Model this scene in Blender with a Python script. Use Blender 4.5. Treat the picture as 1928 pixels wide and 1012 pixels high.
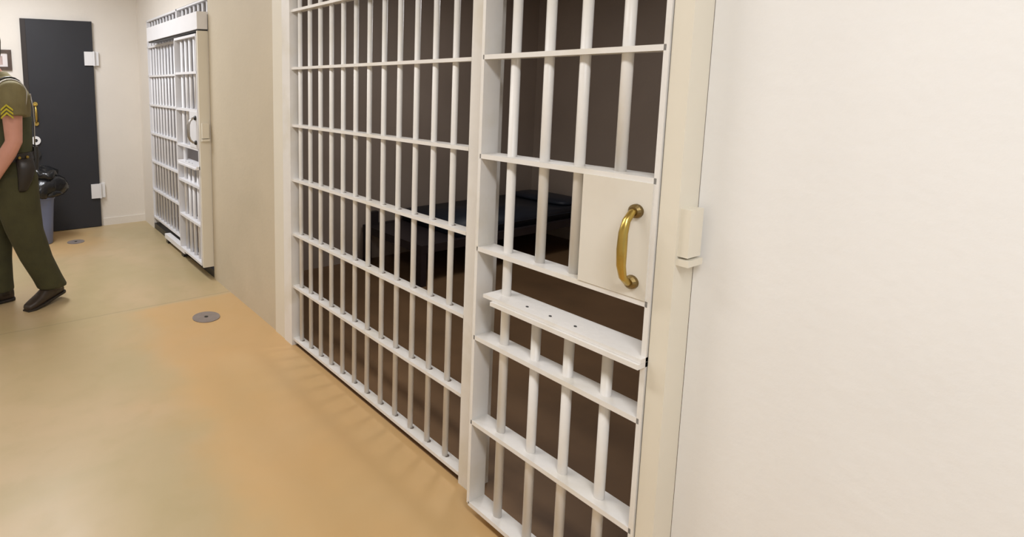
import bpy, bmesh, math, random
from mathutils import Vector, Matrix
random.seed(7)
SC = bpy.context.scene
for o in list(bpy.data.objects): bpy.data.objects.remove(o)
COL = SC.collection

# ------------------------------------------------------------------ camera, world, lamps, exposure
cam_d = bpy.data.cameras.new('camera'); cam = bpy.data.objects.new('camera', cam_d); COL.objects.link(cam)
YAW, PITCH, ROLL, FPX, CAMZ = 0.521213, 0.129489, -0.001919, 1090.17, 1.45
cy, sy, cp, sp = math.cos(YAW), math.sin(YAW), math.cos(PITCH), math.sin(PITCH)
fw = Vector((sy*cp, cy*cp, -sp)); rt = Vector((cy, -sy, 0)); up = rt.cross(fw)
r2 = math.cos(ROLL)*rt + math.sin(ROLL)*up; u2 = -math.sin(ROLL)*rt + math.cos(ROLL)*up
cam.matrix_world = Matrix(((r2.x, u2.x, -fw.x, 0), (r2.y, u2.y, -fw.y, 0), (r2.z, u2.z, -fw.z, CAMZ), (0, 0, 0, 1)))
cam_d.sensor_fit = 'HORIZONTAL'; cam_d.sensor_width = 36.0
cam_d.lens = FPX/1928*36; cam_d.shift_x = (964-600)/1928; cam_d.shift_y = (300-506)/1928
cam_d.clip_start = 0.02
SC.camera = cam

world = bpy.data.worlds.new('world'); SC.world = world; world.use_nodes = True
bgn = world.node_tree.nodes['Background']; bgn.inputs[0].default_value = (1, 1, 1.01, 1); bgn.inputs[1].default_value = 0.66
SC.view_settings.view_transform = 'Standard'; SC.view_settings.look = 'None'
SC.view_settings.gamma = 1; SC.view_settings.use_curve_mapping = False
SC.view_settings.exposure = 0.0

def area(name, loc, sx, sy_, power, color, rot=(0, 0, 0)):
    d = bpy.data.lights.new(name, 'AREA'); d.shape = 'RECTANGLE'; d.size = sx; d.size_y = sy_
    d.energy = power; d.color = color
    o = bpy.data.objects.new(name, d); COL.objects.link(o); o.location = loc; o.rotation_euler = rot
    return o
area('ceiling_lamp', (0.15, 4.75, 2.56), .35, 1.3, 45, (.96, .99, 1.05))
area('ceiling_lamp', (0.15, 2.0, 2.56), .35, 1.3, 22, (.98, .96, .95))
area('ceiling_lamp', (0.15, -0.6, 2.56), .35, 1.3, 39, (.95, .975, 1.02))
area('cell_light', (2.3, 5.3, 2.4), .4, .4, 2.5, (.97, .97, 1))
area('cell_light', (2.9, 2.3, 2.42), .4, .4, 12, (1, .97, .96))  # added fill light that lifts the dark near cell, no lamp seen there

# ------------------------------------------------------------------ materials
def mat(name, col, rough=.6, var=.06, scale=4.0, metal=0.0, bump=0.0, bscale=60, dirt=None, dirt_amt=.0, dirt_scale=2.0, spec=.5):
    m = bpy.data.materials.new(name); m.use_nodes = True
    nt = m.node_tree; n = nt.nodes; l = nt.links; b = n['Principled BSDF']
    b.inputs['Roughness'].default_value = rough; b.inputs['Metallic'].default_value = metal
    b.inputs['Specular IOR Level'].default_value = spec
    tc = n.new('ShaderNodeTexCoord')
    nz = n.new('ShaderNodeTexNoise'); nz.inputs['Scale'].default_value = scale; nz.inputs['Detail'].default_value = 5
    l.new(tc.outputs['Object'], nz.inputs['Vector'])
    rp = n.new('ShaderNodeValToRGB'); e = rp.color_ramp.elements
    e[0].position = .3; e[1].position = .7
    e[0].color = tuple(max(0, c*(1-var)) for c in col)+(1,); e[1].color = tuple(min(1, c*(1+var)) for c in col)+(1,)
    l.new(nz.outputs['Fac'], rp.inputs['Fac']); out = rp.outputs['Color']
    if dirt:
        n2 = n.new('ShaderNodeTexNoise'); n2.inputs['Scale'].default_value = dirt_scale; n2.inputs['Detail'].default_value = 8
        l.new(tc.outputs['Object'], n2.inputs['Vector'])
        mr = n.new('ShaderNodeMapRange'); mr.inputs['From Min'].default_value = .52; mr.inputs['From Max'].default_value = .72
        mr.inputs['To Max'].default_value = dirt_amt; l.new(n2.outputs['Fac'], mr.inputs['Value'])
        mx = n.new('ShaderNodeMixRGB'); mx.inputs['Color2'].default_value = tuple(dirt)+(1,)
        l.new(mr.outputs[0], mx.inputs['Fac']); l.new(out, mx.inputs['Color1']); out = mx.outputs['Color']
    l.new(out, b.inputs['Base Color'])
    if bump:
        n3 = n.new('ShaderNodeTexNoise'); n3.inputs['Scale'].default_value = bscale; n3.inputs['Detail'].default_value = 4
        l.new(tc.outputs['Object'], n3.inputs['Vector'])
        bp = n.new('ShaderNodeBump'); bp.inputs['Strength'].default_value = bump; bp.inputs['Distance'].default_value = .01
        l.new(n3.outputs['Fac'], bp.inputs['Height']); l.new(bp.outputs[0], b.inputs['Normal'])
    return m

M_STEEL = mat('white_enamel_steel', (.80, .775, .74), .38, .03, 6, dirt=(.62, .55, .38), dirt_amt=.35, dirt_scale=5, bump=.08, bscale=40)
M_STEEL_FAR = mat('cool_white_enamel_steel', (.82, .81, .82), .4, .02, 6, bump=.05, bscale=40)
M_BAR_MARK = mat('dark_bar_mark', (.20, .16, .13), .8, .2, 40)
M_PLATE = mat('cream_enamel_steel', (.74, .70, .62), .42, .03, 3, dirt=(.60, .52, .40), dirt_amt=.4, dirt_scale=4)
M_JAMB = mat('ivory_and_shaded_white_steel', (.76, .71, .60), .45, .03, 3)  # ivory casing; on the white jambs this tone carries painted-in shade
M_TAN = mat('tan_wall_paint', (.585, .51, .385), .55, .05, 1.6, bump=.12, bscale=35, dirt=(.47, .42, .31), dirt_amt=.4, dirt_scale=1.8)
M_BACK = mat('pale_wall_paint', (.77, .715, .64), .6, .03, 2, bump=.12, bscale=40)
M_WHITE = mat('white_wall_paint', (.85, .84, .825), .6, .02, 2, bump=.1, bscale=40)
M_CEIL = mat('ceiling_paint', (.80, .78, .74), .8, .03, 3)
M_CELL = mat('shaded_cell_paint', (.40, .325, .27), .7, .07, 1.5, bump=.1, bscale=35)  # taupe tone carries the unlit cell's shade, painted into the walls
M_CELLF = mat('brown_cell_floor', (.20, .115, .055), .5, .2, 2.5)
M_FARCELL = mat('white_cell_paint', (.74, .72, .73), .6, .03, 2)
M_DOOR = mat('charcoal_door_paint', (.030, .030, .034), .55, .06, 3, spec=.3)
M_DOORE = mat('brown_charcoal_edge', (.036, .029, .026), .55, .05, 3, spec=.3)
M_HINGE = mat('white_hinge_paint', (.80, .79, .79), .4, .02, 6)
M_BRASS = mat('polished_brass', (.52, .37, .10), .28, .15, 9, metal=1.0)
M_BRASSD = mat('tarnished_brass', (.24, .17, .07), .45, .15, 9, metal=1.0)
M_CHROME = mat('dull_chrome', (.42, .40, .38), .3, .05, 9, metal=1.0)
M_DARKMET = mat('dark_steel', (.05, .048, .046), .4, .1, 9, metal=.6)
M_BIN = mat('grey_blue_plastic', (.155, .185, .30), .45, .05, 3)
M_BAG = mat('black_bag_plastic', (.012, .012, .013), .22, .2, 6, bump=.5, bscale=14)
M_WOOD = mat('dark_frame_wood', (.075, .045, .03), .4, .25, 20)
M_MATB = mat('picture_mat_board', (.74, .68, .66), .8, .02, 4)
M_PIC = mat('picture_print', (.45, .33, .30), .6, .5, 9)
M_BUNK = mat('dark_bunk_steel', (.030, .022, .024), .5, .2, 6)
M_MATT = mat('navy_vinyl', (.016, .022, .036), .45, .12, 5, bump=.15, bscale=12)
M_DISC = mat('floor_disc_steel', (.24, .20, .18), .5, .1, 20)
M_SKIN = mat('skin', (.56, .27, .20), .5, .08, 9)
M_SHIRT = mat('olive_shirt_cloth', (.170, .140, .062), .85, .12, 14, bump=.25, bscale=30)
M_TRUNK = mat('dark_green_trunk_cloth', (.060, .062, .028), .9, .12, 12, bump=.25, bscale=24)
M_TROU = mat('dark_green_trouser_cloth', (.050, .047, .018), .9, .15, 9, bump=.35, bscale=16)
M_LEATHER = mat('black_leather', (.018, .014, .012), .42, .15, 12)
M_BOOT = mat('dark_brown_boot_leather', (.030, .019, .013), .4, .2, 14)
M_PATCH = mat('yellow_embroidery', (.50, .42, .03), .8, .1, 40)
M_PALE_BAND = mat('pale_grey_band', (.52, .49, .44), .7, .05, 20)
M_HAIR = mat('dark_hair', (.035, .024, .016), .6, .3, 40)
M_EYE = mat('eye_white', (.7, .68, .65), .3, .02, 9)

def floor_material():
    m = bpy.data.materials.new('stained_concrete'); m.use_nodes = True
    nt = m.node_tree; n = nt.nodes; l = nt.links; b = n['Principled BSDF']
    tc = n.new('ShaderNodeTexCoord'); sep = n.new('ShaderNodeSeparateXYZ'); l.new(tc.outputs['Object'], sep.inputs[0])
    def noise(s, d=5, dist=0):
        z = n.new('ShaderNodeTexNoise'); z.inputs['Scale'].default_value = s; z.inputs['Detail'].default_value = d
        z.inputs['Distortion'].default_value = dist; l.new(tc.outputs['Object'], z.inputs['Vector']); return z.outputs['Fac']
    def mth(op, a, c, clamp=False):
        q = n.new('ShaderNodeMath'); q.operation = op; q.use_clamp = clamp
        for i, v in enumerate((a, c)):
            if isinstance(v, (int, float)): q.inputs[i].default_value = v
            else: l.new(v, q.inputs[i])
        return q.outputs[0]
    def mix(f, a, c):
        q = n.new('ShaderNodeMixRGB'); l.new(f, q.inputs['Fac'])
        for k, v in (('Color1', a), ('Color2', c)):
            if isinstance(v, tuple): q.inputs[k].default_value = v+(1,)
            else: l.new(v, q.inputs[k])
        return q.outputs[0]
    def step(v, lo, hi):
        q = n.new('ShaderNodeMapRange'); q.interpolation_type = 'SMOOTHSTEP'; l.new(v, q.inputs[0])
        q.inputs[1].default_value = lo; q.inputs[2].default_value = hi; return q.outputs[0]
    base = mix(step(noise(1.1, 6, .6), .35, .68), (.475, .375, .205), (.56, .415, .245))
    base = mix(mth('MULTIPLY', step(noise(7, 6, .3), .45, .75), .35), base, (.43, .335, .17))
    orange = mix(noise(3, 6, .5), (.64, .37, .14), (.58, .39, .185))
    x, y = sep.outputs['X'], sep.outputs['Y']
    w = mth('MULTIPLY', mth('SUBTRACT', noise(2.2, 4), .5), .5)
    near = mth('MULTIPLY', step(mth('ADD', mth('MULTIPLY', y, -1), mth('MULTIPLY', w, .15)), -3.72, -3.66), step(mth('ADD', x, w), .50, .85))
    far = mth('MULTIPLY', step(mth('ADD', y, w), 5.1, 5.6), step(mth('ADD', mth('MULTIPLY', x, -1), w), -1.05, -.6))
    c = mix(mth('MULTIPLY', near, .75), base, orange); c = mix(mth('MULTIPLY', far, .7), c, orange)
    # thin control joint across the corridor
    dj = mth('ABSOLUTE', mth('ADD', mth('SUBTRACT', y, 3.72), mth('MULTIPLY', w, .05)), 0)
    joint = mth('SUBTRACT', 1.0, step(dj, .002, .010))
    c = mix(mth('MULTIPLY', joint, .35), c, (.25, .19, .11))
    l.new(c, b.inputs['Base Color'])
    b.inputs['Roughness'].default_value = .34
    rr = n.new('ShaderNodeMapRange'); l.new(noise(5), rr.inputs[0]); rr.inputs[3].default_value = .26; rr.inputs[4].default_value = .5
    l.new(rr.outputs[0], b.inputs['Roughness'])
    return m
M_FLOOR = floor_material()

# ------------------------------------------------------------------ mesh helpers
def link(name, bm, m, parent=None, loc=(0, 0, 0), smooth=False, bevel=0.0, seg=2):
    if bevel:
        bmesh.ops.bevel(bm, geom=[e for e in bm.edges if len(e.link_faces) == 2 and e.calc_face_angle(0) > .6],
                        offset=bevel, segments=seg, profile=.7, affect='EDGES', clamp_overlap=True)
    bmesh.ops.recalc_face_normals(bm, faces=bm.faces)
    me = bpy.data.meshes.new(name); bm.to_mesh(me); bm.free()
    if smooth:
        for p in me.polygons: p.use_smooth = True
    for mm in (m if isinstance(m, (list, tuple)) else [m]): me.materials.append(mm)
    return inst(name, me, parent, loc)
def inst(name, me, parent=None, loc=(0, 0, 0)):
    o = bpy.data.objects.new(name, me); COL.objects.link(o); o.location = loc
    if parent: o.parent = parent
    return o
def tag(o, label=None, cat=None, group=None, kind=None):
    for k, v in (('label', label), ('category', cat), ('group', group), ('kind', kind)):
        if v: o[k] = v
    return o
def thing(name, loc, label, cat, group=None, kind=None):
    o = bpy.data.objects.new(name, None); COL.objects.link(o); o.location = loc; o.empty_display_size = .1
    return tag(o, label, cat, group, kind)
def bx(bm, x0, x1, y0, y1, z0, z1):
    v = [bm.verts.new((x, y, z)) for x in (x0, x1) for y in (y0, y1) for z in (z0, z1)]
    for f in ((0, 1, 3, 2), (4, 6, 7, 5), (0, 4, 5, 1), (2, 3, 7, 6), (0, 2, 6, 4), (1, 5, 7, 3)): bm.faces.new([v[i] for i in f])
    return bm
def box(*a): return bx(bmesh.new(), *a)
def loft(bm, rings, n=16, cap=True, power=2.0):
    """rings: (center, u, v) with u, v the half axes; power > 2 gives a squarer outline"""
    R = []
    for c, u, v in rings:
        r = []
        for i in range(n):
            t = 2*math.pi*i/n; ct, st = math.cos(t), math.sin(t)
            k = 1.0
            if power != 2.0:
                ct = math.copysign(abs(ct)**(2/power), ct); st = math.copysign(abs(st)**(2/power), st)
            r.append(bm.verts.new(Vector(c)+Vector(u)*ct+Vector(v)*st))
        R.append(r)
    for a, b in zip(R, R[1:]):
        for i in range(n): bm.faces.new((a[i], a[(i+1) % n], b[(i+1) % n], b[i]))
    if cap: bm.faces.new(R[0][::-1]); bm.faces.new(R[-1])
    return bm
def tube(bm, pts, rad, n=10, cap=True):
    pts = [Vector(p) for p in pts]; rads = rad if isinstance(rad, (list, tuple)) else [rad]*len(pts)
    rings = []; prev = None
    for i, p in enumerate(pts):
        t = (pts[min(i+1, len(pts)-1)]-pts[max(i-1, 0)]).normalized()
        if prev is None:
            a = Vector((0, 0, 1)) if abs(t.z) < .9 else Vector((1, 0, 0)); u = t.cross(a).normalized()
        else: u = (prev-t*prev.dot(t)).normalized()
        prev = u; v = t.cross(u); rings.append((p, u*rads[i], v*rads[i]))
    return loft(bm, rings, n, cap)
def cyl_mesh(name, r, z0, z1, m, n=14):
    bm = bmesh.new(); loft(bm, [((0, 0, z0), (r, 0, 0), (0, r, 0)), ((0, 0, z1), (r, 0, 0), (0, r, 0))], n)
    bmesh.ops.recalc_face_normals(bm, faces=bm.faces)
    me = bpy.data.meshes.new(name); bm.to_mesh(me); bm.free(); me.materials.append(m)
    for p in me.polygons: p.use_smooth = len(p.vertices) == 4
    return me
def ellipsoid(bm, c, ra, n=12, m=8, axes=None):
    ax = axes or (Vector((1, 0, 0)), Vector((0, 1, 0)), Vector((0, 0, 1)))
    rings = []
    for j in range(1, m):
        t = math.pi*j/m; s = math.sin(t); rings.append((Vector(c)-ax[2]*ra[2]*math.cos(t), ax[0]*ra[0]*s, ax[1]*ra[1]*s))
    return loft(bm, rings, n)

# ------------------------------------------------------------------ the setting
WX = 1.41                    # corridor face of the right-hand wall
YB = 6.19                    # back wall
CEIL = 2.60
tag(link('floor', box(-1.35, WX+.01, -2.4, YB+.1, -.10, 0), M_FLOOR), 'tan stained concrete corridor floor with orange patches', 'floor', kind='structure')
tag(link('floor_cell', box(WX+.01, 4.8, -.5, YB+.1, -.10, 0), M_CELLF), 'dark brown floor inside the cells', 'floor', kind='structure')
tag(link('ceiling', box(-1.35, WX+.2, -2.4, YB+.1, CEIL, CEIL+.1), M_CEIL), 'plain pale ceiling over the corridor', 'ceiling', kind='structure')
tag(link('ceiling_cell', box(WX+.2, 4.8, -.5, YB+.1, 2.45, 2.55), M_CELL), 'shade-toned ceiling over the cells', 'ceiling', kind='structure')
tag(link('wall_back', box(-1.35, 4.8, YB, YB+.15, 0, CEIL), M_BACK), 'pale wall at the corridor end behind the charcoal door', 'wall', kind='structure')
tag(link('wall_left', box(-1.45, -1.35, -2.4, YB+.15, 0, CEIL), M_BACK), 'pale wall on the open side of the corridor', 'wall', kind='structure')
bm = box(WX, WX+.16, 2.955, 4.03, 0, CEIL); bx(bm, WX, WX+.16, .70, 2.955, 2.12, CEIL)
tag(link('wall_right', bm, M_TAN), 'tan painted wall between the two barred cell fronts', 'wall', kind='structure')
bm = box(WX, WX+.16, 4.03, YB, 2.06, CEIL); bx(bm, WX, WX+.16, 5.812, YB, 0, 2.06)
tag(link('wall_right_end', bm, M_BACK), 'pale wall above and beyond the far cell front', 'wall', kind='structure')
tag(link('wall_right_front', box(WX, WX+.16, -2.4, .699, 0, CEIL), M_WHITE), 'white painted wall to the right of the near cell door', 'wall', kind='structure')
tag(link('wall_cell_side', box(WX+.16, 4.8, 3.86, 3.93, 0, 2.5), M_CELL), 'shade-toned side wall of the near cell beyond the bunk', 'wall', kind='structure')
tag(link('wall_cell_back', box(4.65, 4.8, -.5, 3.86, 0, 2.5), M_CELL), 'shade-toned back wall of the near cell', 'wall', kind='structure')
tag(link('wall_cell_front', box(WX+.16, 4.8, -.5, -.4, 0, 2.5), M_CELL), 'shade-toned partition at the near end of the near cell', 'wall', kind='structure')
bm = box(WX+.16, 3.4, 3.93, 4.0, 0, 2.45); bx(bm, 3.3, 3.4, 4.0, YB, 0, 2.45); bx(bm, WX+.165, 3.3, YB-.012, YB, 0, 2.45); bx(bm, WX+.2, 3.3, 4.0, YB-.012, 2.43, 2.45)
tag(link('wall_cell_far', bm, M_FARCELL), 'white painted walls inside the far cell', 'wall', kind='structure')
# steel casing at the left of the near grille
tag(link('trim_1', box(WX-.006, WX+.05, 2.83, 2.957, 0, 2.12), M_JAMB, bevel=.003), 'ivory flat steel casing strip beside the near grille', 'trim', kind='structure')
# baseboard on the back wall
tag(link('baseboard_back', box(.985, WX, YB-.012, YB, 0, .075), M_BACK, bevel=.003), 'low pale baseboard right of the charcoal door', 'baseboard', kind='structure')

# ------------------------------------------------------------------ charcoal door in the back wall
door = thing('door_1', (.648, YB, 0), 'tall flat charcoal steel door with white hinges in the pale back wall', 'door', kind='structure')
ox = .648
link('door_panel', box(.375-ox, .962-ox, -.035, 0, .006, 2.062), M_DOOR, door, bevel=.004)
link('door_stile', box(.331-ox, .374-ox, -.034, 0, .006, 2.062), M_DOORE, door, bevel=.003)
for z0, z1 in ((1.634, 1.768), (.300, .446)):
    h = link('hinge', box(.877-ox, .957-ox, -.052, -.036, z0, z1), M_HINGE, door, bevel=.003)
    link('hinge_leaf', box(.975-ox, 1.013-ox, -.03, 0, z0, z1), M_HINGE, h, bevel=.003)
    b2 = bmesh.new(); tube(b2, [(.967-ox, -.045, z0-.004), (.967-ox, -.045, z1+.004)], .0105, 10)
    link('hinge_pin', b2, M_HINGE, h, smooth=False)
b2 = bmesh.new(); hx = .417-ox
tube(b2, [(hx, -.036, 1.255), (hx, -.065, 1.245), (hx, -.082, 1.22), (hx, -.085, 1.17), (hx, -.082, 1.12), (hx, -.065, 1.095), (hx, -.036, 1.085)], [.010, .009, .010, .012, .010, .009, .010], 10)
hd = link('pull_handle', b2, M_BRASS, door, smooth=True); hd['label'] = 'brass pull handle'
for z in (1.263, 1.077):
    b2 = bmesh.new(); tube(b2, [(hx, -.035, z), (hx, -.046, z)], .021, 14); link('handle_mount', b2, M_BRASS, hd)
def ring(bm, c, r0, r1, y0, y1, n=24):
    V = []
    for r, y in ((r0, y0), (r0, y1), (r1, y1), (r1, y0)):
        V.append([bm.verts.new((c[0]+r*math.cos(2*math.pi*i/n), y, c[1]+r*math.sin(2*math.pi*i/n))) for i in range(n)])
    for k in range(4):
        a, b = V[k], V[(k+1) % 4]
        for i in range(n): bm.faces.new((a[i], a[(i+1) % n], b[(i+1) % n], b[i]))
b2 = bmesh.new(); ring(b2, (.402-ox, .915), .017, .042, -.035, -.055)
lk = link('lock_ring', b2, M_HINGE, door, bevel=.002); lk['label'] = 'white round lock collar'
b2 = bmesh.new(); tube(b2, [(.402-ox, -.035, .915), (.402-ox, -.045, .915)], .0165, 16); link('keyhole', b2, M_DARKMET, lk)
b2 = bmesh.new(); tube(b2, [(.395-ox, -.035, .787), (.395-ox, -.06, .787)], .046, 20); kn = link('lock_knob', b2, M_DARKMET, door, bevel=.006)
b2 = bmesh.new(); tube(b2, [(.395-ox, -.06, .787), (.395-ox, -.085, .787)], .020, 14); link('thumb_turn', b2, M_CHROME, kn, bevel=.003)

# ------------------------------------------------------------------ framed picture
pf = thing('picture_frame', (.115, YB, 1.677), 'small dark brown framed picture hung on the wall left of the charcoal door', 'picture')
for a in ((.063, .093), (-.093, -.063)): link('frame_rail', box(-.13, .13, -.022, 0, a[0], a[1]), M_WOOD, pf, bevel=.004)
for a in ((-.13, -.095), (.095, .13)): link('frame_stile', box(a[0], a[1], -.022, 0, -.063, .063), M_WOOD, pf, bevel=.004)
link('mat_board', box(-.095, .095, -.010, -.002, -.063, .063), M_MATB, pf)
link('print', box(-.06, .055, -.012, -.010, -.045, .035), M_PIC, pf)

# ------------------------------------------------------------------ barred cell fronts
def grille(name, X, y0, y1, zs, bar_y, ztop, zbot, br, m, label, posts, depth=.052, thick=.013, extra=None, marks=False):
    """fixed grille in the plane x = X, front edges of its flat crossbars at X"""
    t = thing(name, (X, (y0+y1)/2, 0), label, 'cell grille', 'fixed barred cell grilles'); cyy = (y0+y1)/2
    me = cyl_mesh('bar', br, zbot, ztop, m)
    for y in bar_y: inst('bar', me, t, (depth*.5, y-cyy, 0))
    b = box(0, depth, y0-cyy, y1-cyy, -thick/2, thick/2)
    cb = link('crossbar', b, m, t, (0, 0, zs[0]), bevel=.003)
    for z in zs[1:]: inst('crossbar', cb.data, t, (0, 0, z))
    for a, c, xa, xb, za, zb in posts: link('post', box(xa-X, xb-X, a-cyy, c-cyy, za, zb), m, t, bevel=.004)
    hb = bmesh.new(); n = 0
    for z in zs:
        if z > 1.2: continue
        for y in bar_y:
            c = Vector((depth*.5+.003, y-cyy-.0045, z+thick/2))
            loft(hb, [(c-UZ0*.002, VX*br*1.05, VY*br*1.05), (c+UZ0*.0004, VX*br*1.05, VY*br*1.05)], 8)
    if marks: tag(link('bar_mark', hb, M_BAR_MARK, t), kind='stuff')  # small dark disc set off to one side of each bar
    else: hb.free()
    if extra: extra(t, cyy)
    return t
ZN = [.035, .340, .636, .936, 1.230, 1.531, 1.826, 2.105]
NB = [2.690-.1048*k for k in range(12)]
def transom(t, cyy, X, ys, z0, z1, y0, y1, br, m, depth=.052):
    me = cyl_mesh('transom_bar', br, z0, z1, m)
    for y in ys: inst('transom_bar', me, t, (depth*.5, y-cyy, 0))
    for z in (z0, z1): link('transom_rail', box(0, depth, y0-cyy, y1-cyy, z-.0065, z+.0065), m, t, bevel=.003)
UZ0, VX, VY = Vector((0, 0, 1)), Vector((1, 0, 0)), Vector((0, 1, 0))
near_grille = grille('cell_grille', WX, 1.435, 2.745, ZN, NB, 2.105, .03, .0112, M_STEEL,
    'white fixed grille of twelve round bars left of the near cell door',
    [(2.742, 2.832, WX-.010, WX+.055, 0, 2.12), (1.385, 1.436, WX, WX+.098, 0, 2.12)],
    marks=True, extra=lambda t, c: transom(t, c, WX, [1.385-.1048*k for k in range(1, 7)], 1.826, 2.105, .702, 1.385, .0112, M_STEEL))
ZF = [.122, .407, .689, .968, 1.248, 1.527, 1.803, 2.052]
FB = [5.775-.1*k for k in range(10)]
far_grille = grille('cell_grille', WX, 4.80, 5.81, ZF, FB, 2.052, .118, .0118, M_STEEL_FAR,
    'white fixed grille of the far cell next to the back wall',
    [(5.795, 5.812, WX, WX+.06, .118, 2.06), (4.79, 4.815, WX, WX+.06, 0, 2.06)], thick=.017,
    extra=lambda t, c: transom(t, c, WX, [4.80-.1*k for k in range(1, 8)], 1.803, 2.052, 4.03, 4.80, .0118, M_STEEL_FAR))

def cell_door(X, yl, yr, zs, z_shelf, plate_z, bars, br, m, mp, label, mh, mhf, hy, hz, hgrip, below=True, thick=.014):
    """sliding barred door, left stile at yl, right stile at yr (yl > yr); X is its front"""
    D = .072
    t = thing('cell_door', (X, (yl+yr)/2, 0), label, 'cell door', 'sliding barred cell doors'); c = (yl+yr)/2
    zb, zt = zs[0], zs[-1]
    for a, b in ((yl-.011, yl), (yr, yr+.012)): link('stile', box(0, D, a-c, b-c, zb, zt), m, t, bevel=.003)
    cb = link('crossbar', box(0, D, yr+.006-c, yl-.006-c, -thick/2, thick/2), m, t, (0, 0, zs[0]), bevel=.003)
    for z in zs[1:]: inst('crossbar', cb.data, t, (0, 0, z))
    zmid = zs[3]                                                    # rail above the food opening
    p_lo, p_hi = plate_z
    full = cyl_mesh('bar', br, zb, zt, m); upper = cyl_mesh('bar', br, zmid, zt, m)
    low = cyl_mesh('bar', br, zb, z_shelf-.02, m); top = cyl_mesh('bar', br, p_hi, zt, m)
    for i, y in enumerate(bars):
        if i == 0: inst('bar', full, t, (.036, y-c, 0)); continue
        inst('bar', low, t, (.036, y-c, 0))
        inst('bar', top if y < plate_y(yr) else upper, t, (.036, y-c, 0))
    pl = link('lock_plate', box(-.003, .066, yr+.011-c, plate_y(yr)-c, p_lo+.008, p_hi-.006), mp, t, bevel=.0035)
    pl['label'] = 'cream steel lock plate'
    # food pass shelf with a lip under it
    sh = link('food_shelf', box(-.020, .082, yr-c, yl-.060-c, z_shelf-.007, z_shelf+.004), m, t, bevel=.0025)
    link('shelf_lip', box(-.030, .060, yr-c, yl-.098-c, z_shelf-.020, z_shelf-.0075), m, sh, bevel=.0025)
    scr = cyl_mesh('screw', .004, 0, .0022, M_DARKMET, 8)
    for y in (.20, .28, .36): inst('screw', scr, sh, (.012, yr+y-c, z_shelf+.0038))
    # pull handle standing off the plate
    zt_, zb_ = hz; g = hgrip
    b = bmesh.new(); zc = (zt_+zb_)/2; hh = (zt_-zb_)/2
    pts = [(.0, hy-c, zt_), (-g*.45, hy-c, zt_-.002), (-g*.82, hy-c, zt_-hh*.22), (-g, hy-c, zc+hh*.45), (-g*1.03, hy-c, zc), (-g, hy-c, zc-hh*.45), (-g*.82, hy-c, zb_+hh*.22), (-g*.45, hy-c, zb_+.002), (0, hy-c, zb_)]
    tube(b, pts, [.009, .0085, .009, .0105, .0115, .0105, .009, .0085, .009], 12)
    h = link('pull_handle', b, mh, t, smooth=True)
    for z in (zt_, zb_):
        b = bmesh.new(); tube(b, [(-.003, hy-c, z), (-.012, hy-c, z), (-.018, hy-c, z)], [.017, .0165, .011], 16)
        link('handle_mount', b, mhf, h, smooth=False)
    return t
PW = .180
def plate_y(yr): return yr+PW+.011
ZD = [.045, .340, .634, .930, 1.226, 1.530, 1.812]
near_door = cell_door(1.325, 1.307, .745, ZD, .797, (.930, 1.226), [1.205, 1.088, .977, .862], .0138, M_STEEL, M_PLATE,
    'white sliding barred door of the near cell with a brass pull handle', M_BRASS, M_BRASSD, .790, (1.150, .976), .051)
tag(near_door, group='sliding barred cell doors')
ZDF = [.112, .403, .690, .974, 1.256, 1.533, 1.798]
far_door = cell_door(1.325, 4.604, 4.056, ZDF, .848, (.974, 1.256), [4.505, 4.40, 4.30, 4.19], .0145, M_STEEL_FAR, M_STEEL_FAR,
    'white sliding barred door of the far cell with a dull metal handle', M_CHROME, M_DARKMET, 4.095, (1.205, 1.025), .058, thick=.018)

def header(X, y0, y1, z0, z1, m, label):
    t = thing('track_header', (X, (y0+y1)/2, z0), label, 'door track cover', 'sliding door track covers'); c = (y0+y1)/2
    link('cover', box(0, WX-.003-X, y0-c, y1-c, 0, z1-z0), m, t, bevel=.003)
    link('shadow_lip', box(.012, WX-X-.004, y0+.004-c, y1-.01-c, -.012, 0), M_DARKMET, t)  # dark strip stands in for the shadow gap under the cover
    return t
header(1.33, 4.034, 5.478, 1.836, 1.958, M_STEEL_FAR, 'white steel track cover above the far cell door')
header(1.33, .700, 2.20, 1.850, 1.975, M_STEEL, 'white steel track cover above the near cell door')
def jamb(X, y0, y1, z0, z1, m, label, zl):
    t = thing('door_jamb', (X, (y0+y1)/2, 0), label, 'door jamb', 'steel jamb posts of the sliding cell doors'); c = (y0+y1)/2
    link('jamb_post', box(0, WX-X, y0-c, y1-c, z0, z1), m, t, bevel=.004)
    k = link('lock_cover', box(.010, .062, y0-c-.022, y0-c, zl-.055, zl+.055), m, t, bevel=.004)
    link('cover_lip', box(.006, .066, y0-c-.026, y0-c, zl-.075, zl-.060), m, k, bevel=.003)
    return t
jamb(1.33, 4.033, 4.054, .095, 1.824, M_JAMB, 'white steel jamb post with painted-in shade at the right of the far cell door', 1.115)
jamb(1.33, .700, .742, .06, 1.838, M_JAMB, 'white steel jamb post with painted-in shade at the right of the near cell door', 1.115)
gd = thing('floor_guide', (1.36, 4.98, 0), 'low white steel door guide at the floor under the far grille', 'door guide')
link('guide_channel', box(0, .05, -.37, .24, .045, .085), M_STEEL_FAR, gd, bevel=.003)
for y in (-.30, .18): link('guide_foot', box(.012, .04, y, y+.06, 0, .046), M_DARKMET, gd)
tag(link('shadow_strip', box(WX+.005, WX+.10, 4.03, 5.81, 0, .055), M_DARKMET), 'dark strip standing for the shadow gap under the far cell front', 'trim', kind='structure')  # dark strip put in for the shadow below the hung cell front

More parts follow.
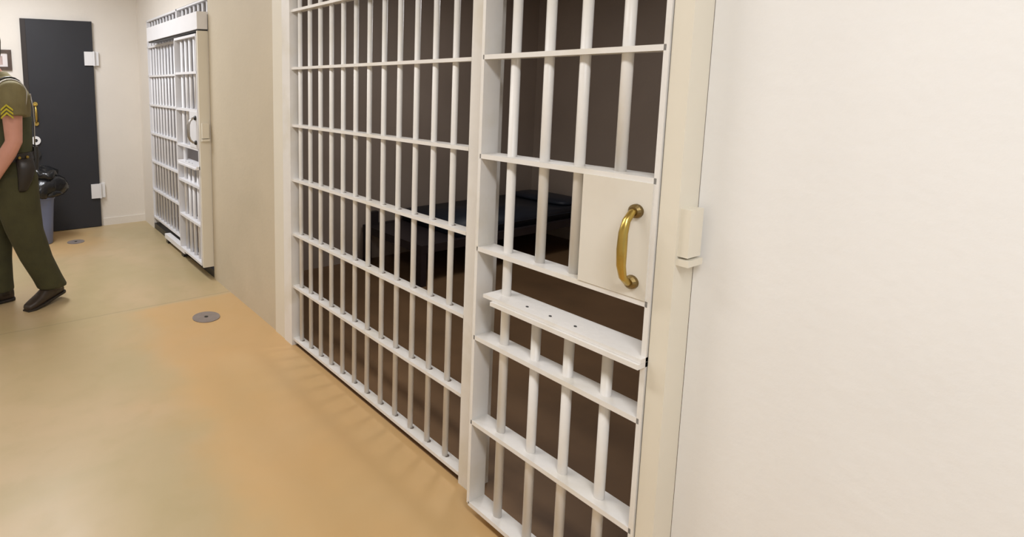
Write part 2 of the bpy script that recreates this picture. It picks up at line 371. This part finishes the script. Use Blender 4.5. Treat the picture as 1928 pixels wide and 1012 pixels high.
# ------------------------------------------------------------------ bunk and mattress in the near cell
bk = thing('bunk_bed', (3.6, 3.45, 0), 'low dark steel bunk against the side wall of the near cell', 'bed')
BX0, BX1, BY0, BY1 = 2.62-3.6, 4.60-3.6, 3.10-3.45, 3.84-3.45
for y0 in (BY0, BY1-.045): link('side_rail', box(BX0, BX1, y0, y0+.045, .245, .305), M_BUNK, bk, bevel=.004)
for x0 in (BX0, BX1-.045): link('end_rail', box(x0, x0+.045, BY0+.045, BY1-.045, .245, .305), M_BUNK, bk, bevel=.004)
link('bed_pan', box(BX0+.045, BX1-.045, BY0+.045, BY1-.045, .292, .302), M_BUNK, bk)
for x0 in (BX0+.002, BX1-.052):
    for y0 in (BY0+.002, BY1-.052): link('leg', box(x0, x0+.05, y0, y0+.05, 0, .25), M_BUNK, bk, bevel=.003)
link('head_post', box(BX0+.05, BX0+.13, BY1-.04, BY1, .305, .41), M_BUNK, bk, bevel=.003)
mt = thing('mattress', (3.79, 3.47, .306), 'thin navy vinyl mattress lying on the dark bunk', 'mattress')
b2 = box(-.79, .79, -.335, .335, 0, .098); link('mattress_pad', b2, M_MATT, mt, bevel=.025, seg=3, smooth=True)
b2 = bmesh.new(); tube(b2, [(-.785, -.337, .05), (.785, -.337, .05)], .005, 6); link('piping', b2, M_MATT, mt)
b2 = bmesh.new(); loft(b2, [((.60, 0, .085), (.10, 0, 0), (0, .24, 0)), ((.60, 0, .105), (.17, 0, 0), (0, .31, 0)), ((.60, 0, .13), (.155, 0, 0), (0, .29, 0)), ((.60, 0, .14), (.08, 0, 0), (0, .2, 0))], 24, power=4)
link('pillow_end', b2, M_MATT, mt, smooth=True)

# ------------------------------------------------------------------ waste bin with its black bag, floor discs
tb = thing('waste_bin', (.345, 5.79, 0), 'grey blue plastic waste bin in front of the charcoal door', 'bin')
b2 = bmesh.new(); rings = []
for z, r in ((0, .118), (.01, .123), (.20, .135), (.40, .150), (.425, .156), (.44, .156), (.44, .146), (.40, .142), (.02, .115)):
    rings.append(((0, 0, z), (r, 0, 0), (0, r, 0)))
loft(b2, rings, 28, power=3); link('bin_body', b2, M_BIN, tb, smooth=True)
b2 = bmesh.new(); rings = []
for z, r in ((.418, .160), (.43, .1615), (.442, .160)): rings.append(((0, 0, z), (r, 0, 0), (0, r, 0)))
loft(b2, rings, 28, power=3); link('bin_rim', b2, M_BIN, tb, smooth=True)
bg = thing('waste_bag', (.350, 5.79, .455), 'crumpled shiny black plastic bag bulging over the top of the bin', 'bag')
def bag(name, prof, cx, cyv, squash, seed):
    rnd = random.Random(seed); b = bmesh.new(); n = 40; R = []
    ph = [rnd.uniform(0, 6.28) for _ in range(8)]
    for j, (z, r) in enumerate(prof):
        ring_ = []
        for i in range(n):
            t = 2*math.pi*i/n
            w = 1+.08*math.sin(3*t+ph[0]+z*9)+.06*math.sin(5*t+ph[1]-z*14)+.045*math.sin(9*t+ph[2]+z*32)+.03*math.sin(13*t+ph[3]-z*20)
            zz = z+.012*math.sin(4*t+ph[4])+.008*math.sin(7*t+ph[5]+j)
            ring_.append(b.verts.new((cx+r*w*math.cos(t), cyv+r*w*math.sin(t)*squash, zz)))
        R.append(ring_)
    for a, c in zip(R, R[1:]):
        for i in range(n): b.faces.new((a[i], a[(i+1) % n], c[(i+1) % n], c[i]))
    b.faces.new(R[0][::-1]); b.faces.new(R[-1])
    o = link(name, b, M_BAG, bg, smooth=True)
    return o
bag('bag_skirt', [(-.012, .168), (-.005, .180), (.0, .190), (.035, .205), (.075, .215), (.11, .21), (.14, .19), (.165, .15), (.18, .09), (.184, .04)], .035, 0, .92, 3)
bag('bag_fold', [(.13, .10), (.15, .135), (.175, .150), (.21, .150), (.228, .125), (.242, .085), (.248, .03)], .045, -.02, .9, 11)
bag('bag_roll', [(-.022, .171), (-.012, .185), (.0, .19), (.018, .183), (.03, .17)], .022, 0, .95, 17)
for name, (x, y), r, lab in (('floor_disc', (.648, 5.65), .075, 'grey round floor plate near the waste bin'), ('floor_disc', (1.115, 3.36), .085, 'grey round floor plate near the tan wall')):
    t = thing(name, (x, y, 0), lab, 'floor plate', 'round steel floor plates')
    b2 = bmesh.new(); tube(b2, [(0, 0, 0), (0, 0, .004)], r, 32); link('plate', b2, M_DISC, t, bevel=.0015)
    b2 = bmesh.new(); tube(b2, [(0, 0, .004), (0, 0, .006)], .012, 12); link('centre_screw', b2, M_DARKMET, t)

# ------------------------------------------------------------------ the walking officer
PC = Vector((.100, 4.20, 0)); PHI = math.radians(8)
F = Vector((-math.cos(PHI), -math.sin(PHI), 0)); L = Vector((math.sin(PHI), -math.cos(PHI), 0)); UZ = Vector((0, 0, 1))
man = thing('person', PC, 'person in olive uniform shirt and dark green trousers walking left past the charcoal door', 'person')
def P(a, b, z): return F*a+L*b+UZ*z                             # a forward, b to the person's left (towards the camera)
def sec(a, b, z, ra, rb): return (P(a, b, z), F*ra, L*rb)
def remesh(o, vox, it=4):
    r = o.modifiers.new('remesh', 'REMESH'); r.mode = 'VOXEL'; r.voxel_size = vox; r.use_smooth_shade = True
    s = o.modifiers.new('smooth', 'SMOOTH'); s.factor = .5; s.iterations = it
    return o
# bare body: head, neck, trunk, arms and hands in one surface
b = bmesh.new()
loft(b, [sec(*q) for q in ((0, 0, .86, .09, .13), (0, 0, .98, .095, .14), (0, 0, 1.12, .095, .135), (.01, 0, 1.28, .105, .15), (0, 0, 1.40, .09, .15), (-.005, 0, 1.46, .055, .09), (0, 0, 1.50, .05, .055))], 20)
HX = .095                                                       # the head is carried forward of the shoulders
def hsec(a, b_, z, ra, rb): return sec(a+HX, b_, z, ra, rb)
loft(b, [sec(*q) for q in ((-.0, 0, 1.42, .06, .065), (.03, 0, 1.50, .060, .058), (.065, 0, 1.56, .058, .056), (.085, 0, 1.62, .058, .052))], 18)
loft(b, [hsec(*q) for q in ((.060, 0, 1.545, .030, .026), (.045, 0, 1.565, .055, .044), (.030, 0, 1.60, .080, .060), (.022, 0, 1.64, .094, .070), (.014, 0, 1.68, .101, .075), (.006, 0, 1.72, .101, .076), (.0, 0, 1.755, .087, .067), (-.002, 0, 1.778, .055, .045), (-.002, 0, 1.788, .02, .02))], 24)
loft(b, [hsec(*q) for q in ((.122, 0, 1.618, .020, .017), (.124, 0, 1.632, .022, .015), (.116, 0, 1.655, .014, .010), (.108, 0, 1.675, .010, .009))], 12)     # nose
for s in (-1, 1): ellipsoid(b, P(HX, s*.079, 1.645), (.020, .010, .034), 10, 6, (F, L, UZ))                                                          # ears
loft(b, [hsec(*q) for q in ((.098, 0, 1.576, .010, .020), (.102, 0, 1.586, .010, .022), (.101, 0, 1.595, .009, .020))], 12)                           # lips
def arm(s, sh, el, wr, hand_dir, palm_n):
    tube(b, [P(*sh), P(*[sh[i]*.6+el[i]*.4 for i in range(3)]), P(*el), P(*[el[i]*.7+wr[i]*.3 for i in range(3)]), P(*wr)], [.062, .058, .049, .050, .031], 14)
    w = P(*wr); d = hand_dir.normalized(); nrm = (palm_n-d*palm_n.dot(d)).normalized(); side = d.cross(nrm)
    loft(b, [(w-d*.01, side*.027, nrm*.021), (w+d*.03, side*.036, nrm*.017), (w+d*.085, side*.041, nrm*.014), (w+d*.098, side*.036, nrm*.010)], 14)
    for k, ln in zip((-1.5, -.5, .5, 1.5), (.068, .078, .074, .058)):
        p0 = w+d*.082+side*k*.0195; d1 = (d+nrm*.35).normalized(); d2 = (d+nrm*1.1).normalized()
        p1 = p0+d1*ln*.5; p2 = p1+d2*ln*.32; p3 = p2+(d2+nrm*.5).normalized()*ln*.22
        tube(b, [p0-d*.01, p1, p2, p3], [.0098, .0092, .0085, .0068], 8)
    sd = side*(1 if side.dot(F) > 0 else -1)
    tube(b, [w+d*.02+sd*.025, w+d*.05+sd*.050+nrm*.008, w+d*.080+sd*.056+nrm*.018, w+d*.100+sd*.052+nrm*.026], [.015, .0125, .0105, .008], 8)
LS, LE, LW = (-.012, .210, 1.400), (-.004, .245, 1.105), (.115, .225, .885)
RS, RE, RW = (.005, -.205, 1.405), (-.03, -.24, 1.115), (.06, -.235, .875)
arm(1, LS, LE, LW, P(.5, -.05, -1), -L); arm(-1, RS, RE, RW, P(.25, .05, -1), L)
for leg in (((0, .085, .88), (-.055, .095, .50), (-.215, .085, .10)), ((0, -.085, .88), (.075, -.09, .49), (.085, -.09, .09))):
    tube(b, [P(*q) for q in leg], [.085, .058, .038], 14)
body = remesh(link('body', b, M_SKIN, man), .0055, 3)
# trousers
b = bmesh.new()
loft(b, [sec(*q) for q in ((-.012, 0, .78, .145, .172), (-.012, 0, .86, .155, .188), (-.008, 0, .95, .146, .184), (0, 0, 1.03, .136, .174))], 24)
for s, pts in ((1, ((-.012, .100, .88, .145, .102), (-.024, .104, .72, .134, .102), (-.055, .104, .52, .112, .094), (-.115, .098, .32, .099, .088), (-.178, .092, .17, .092, .082), (-.205, .090, .105, .094, .082))),
               (-1, ((.0, -.100, .88, .140, .100), (.035, -.104, .72, .122, .100), (.072, -.10, .50, .096, .088), (.082, -.10, .30, .088, .084), (.084, -.10, .15, .088, .082), (.085, -.10, .085, .092, .084)))):
    loft(b, [sec(*q) for q in pts], 20)
remesh(link('trousers', b, M_TROU, man), .011, 3)
# shirt: trunk, collar and short sleeves
b = bmesh.new()
loft(b, [sec(*q) for q in ((0, 0, .985, .138, .178), (0, 0, 1.06, .143, .178), (.004, 0, 1.17, .150, .182), (.0, 0, 1.29, .156, .194), (-.010, 0, 1.38, .146, .202), (-.012, 0, 1.435, .116, .176), (.0, 0, 1.475, .085, .112), (.015, 0, 1.505, .072, .074))], 28, power=2.3)
for s, (sh, el) in ((1, (LS, LE)), (-1, (RS, RE))):
    q = [P(sh[0], s*.13, sh[2]+.025), P(*sh), P(sh[0]+.006, sh[1]+s*.022, 1.33), P(sh[0]+.010, sh[1]+s*.026, 1.262)]
    tube(b, q, [.078, .086, .082, .087], 18)
remesh(link('shirt', b, M_SHIRT, man), .009, 3)
b = bmesh.new(); loft(b, [sec(.005, 0, 1.478, .086, .088), sec(.018, 0, 1.50, .078, .078), sec(.036, 0, 1.528, .072, .070), sec(.038, 0, 1.531, .064, .062), sec(.025, 0, 1.50, .062, .060)], 24, cap=False); link('collar', b, M_SHIRT, man, smooth=True)
# darker green layer over the lower trunk
b = bmesh.new()
loft(b, [sec(*q) for q in ((0, 0, 1.0, .140, .180), (0, 0, 1.01, .146, .184), (0, 0, 1.08, .152, .186), (.004, 0, 1.17, .157, .189), (.0, 0, 1.235, .160, .193), (.0, 0, 1.245, .154, .188))], 32, power=2.3)
link('trunk_layer', b, M_TRUNK, man, smooth=True)
# dark straps and pale bands lying on the shirt over the shoulders, sleeve chevrons
from mathutils.bvhtree import BVHTree
dg = bpy.context.evaluated_depsgraph_get(); dg.update()
shirt_o = [c for c in man.children if c.name == 'shirt'][0]
tree = BVHTree.FromObject(shirt_o, dg)
def on_shirt(c, d):
    hit = tree.ray_cast(c+d*.6, -d)
    return (hit[0], hit[1]) if hit[0] is not None else (c+d*.15, d)
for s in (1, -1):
    for b0, m_, w_, nm in ((.168, M_DARKMET, .020, 'shoulder_strap'), (.214, M_PALE_BAND, .014, 'pale_band')):
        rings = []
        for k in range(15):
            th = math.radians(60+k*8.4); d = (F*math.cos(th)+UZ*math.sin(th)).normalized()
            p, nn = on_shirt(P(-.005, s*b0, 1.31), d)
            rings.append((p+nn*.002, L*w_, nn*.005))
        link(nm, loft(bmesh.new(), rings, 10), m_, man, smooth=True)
b = bmesh.new()
for zc in (1.335, 1.312, 1.289):
    for sgn in (-1, 1):
        pr = []
        for k in range(4):
            t = k/3; ang = .45+sgn*t*.38; r = .0885
            cx_, cb_ = LS[0]+.008, LS[1]+.024
            for dz in (0, -.012): pr.append(b.verts.new(P(cx_+r*math.sin(ang), cb_+r*math.cos(ang)-.001, zc-t*.030+dz)))
        for k in range(3): b.faces.new((pr[2*k], pr[2*k+1], pr[2*k+3], pr[2*k+2]))
ch = link('sleeve_chevrons', b, M_PATCH, man); ch['label'] = 'yellow rank chevrons on the sleeve'
sol = ch.modifiers.new('solid', 'SOLIDIFY'); sol.thickness = .003; sol.offset = 1
# belt, holster, radio, cord
b = bmesh.new(); loft(b, [sec(-.003, 0, .972, .150, .188), sec(-.003, 0, .974, .157, .196), sec(-.003, 0, 1.024, .152, .192), sec(-.003, 0, 1.026, .145, .184)], 32, power=2.2)
bl = link('duty_belt', b, M_LEATHER, man, smooth=False)
for a_, b_ in ((-.035, .194), (-.085, .168)):
    q = bmesh.new(); c0 = P(a_, b_, .998); nrm = P(-.2, 1, 0).normalized(); tube(q, [c0, c0+nrm*.012], .009, 10); link('snap', q, M_BRASS, bl)
b = bmesh.new()
loft(b, [(P(-.065, .200, .99), F*.050, L*.030), (P(-.070, .205, .93), F*.052, L*.032), (P(-.060, .205, .86), F*.042, L*.028), (P(-.045, .200, .80), F*.028, L*.022), (P(-.04, .198, .785), F*.018, L*.014)], 16, power=3)
link('holster', b, M_LEATHER, man, smooth=True)
b = bmesh.new(); loft(b, [(P(-.152, .05, .90), F*.018, L*.028), (P(-.160, .05, .99), F*.018, L*.028), (P(-.160, .05, 1.05), F*.016, L*.026)], 12, power=4)
rd = link('radio', b, M_DARKMET, man, smooth=False)
b = bmesh.new(); tube(b, [P(-.158, .055, 1.05), P(-.160, .055, 1.12), P(-.163, .055, 1.20), P(-.160, .06, 1.30), P(-.148, .07, 1.39)], .0042, 8); link('cord', b, M_CHROME, rd, smooth=True)
# boots
def boot(ank, dirv, pitch):
    d = dirv.normalized(); s = UZ.cross(d)
    a = Vector(ank); dd = (d*math.cos(pitch)-UZ*math.sin(pitch)); uu = (UZ*math.cos(pitch)+d*math.sin(pitch))
    def Q(f, z): return a+dd*f+uu*z
    b = bmesh.new()
    loft(b, [(Q(-.085, .05), uu*.034, s*.026), (Q(-.07, .055), uu*.046, s*.036), (Q(-.02, .062), uu*.054, s*.040), (Q(.04, .058), uu*.050, s*.043), (Q(.10, .044), uu*.036, s*.048), (Q(.15, .036), uu*.028, s*.047), (Q(.19, .032), uu*.022, s*.036), (Q(.203, .030), uu*.012, s*.02)], 18, power=2.4)
    tube(b, [Q(-.025, .06), Q(-.03, .12), Q(-.035, .19)], [.052, .050, .050], 16)
    o = remesh(link('boot', b, M_BOOT, man), .006, 2)
    b = bmesh.new()
    loft(b, [(Q(-.088, .012), uu*.012, s*.030), (Q(-.07, .012), uu*.012, s*.038), (Q(0, .012), uu*.012, s*.040), (Q(.09, .012), uu*.012, s*.050), (Q(.16, .012), uu*.012, s*.047), (Q(.205, .013), uu*.011, s*.028)], 16, power=4)
    link('sole', b, M_LEATHER, o)
boot(P(-.200, .088, .022), P(.86, .42, 0), .16)
boot(P(.085, -.10, .001), P(1, .12, 0), 0.0)
# hair, eyes, brows
b = bmesh.new()
loft(b, [hsec(*q) for q in ((-.062, 0, 1.60, .030, .050), (-.045, 0, 1.64, .058, .073), (-.030, 0, 1.68, .075, .081), (-.012, 0, 1.72, .096, .083), (-.006, 0, 1.755, .098, .076), (-.006, 0, 1.785, .068, .055), (-.006, 0, 1.798, .025, .022))], 22)
remesh(link('hair', b, M_HAIR, man), .007, 2)
for s in (1, -1):
    b = bmesh.new(); ellipsoid(b, P(.098+HX, s*.033, 1.672), (.010, .014, .008), 10, 6, (F, L, UZ)); e = link('eye', b, M_EYE, man, smooth=True)
    b = bmesh.new(); ellipsoid(b, P(.107+HX, s*.033, 1.672), (.003, .006, .006), 8, 6, (F, L, UZ)); link('iris', b, M_HAIR, e, smooth=True)
    b = bmesh.new(); tube(b, [P(.106+HX, s*.015, 1.692), P(.104+HX, s*.033, 1.697), P(.094+HX, s*.052, 1.692)], [.004, .0045, .003], 8); link('eyebrow', b, M_HAIR, man, smooth=True)
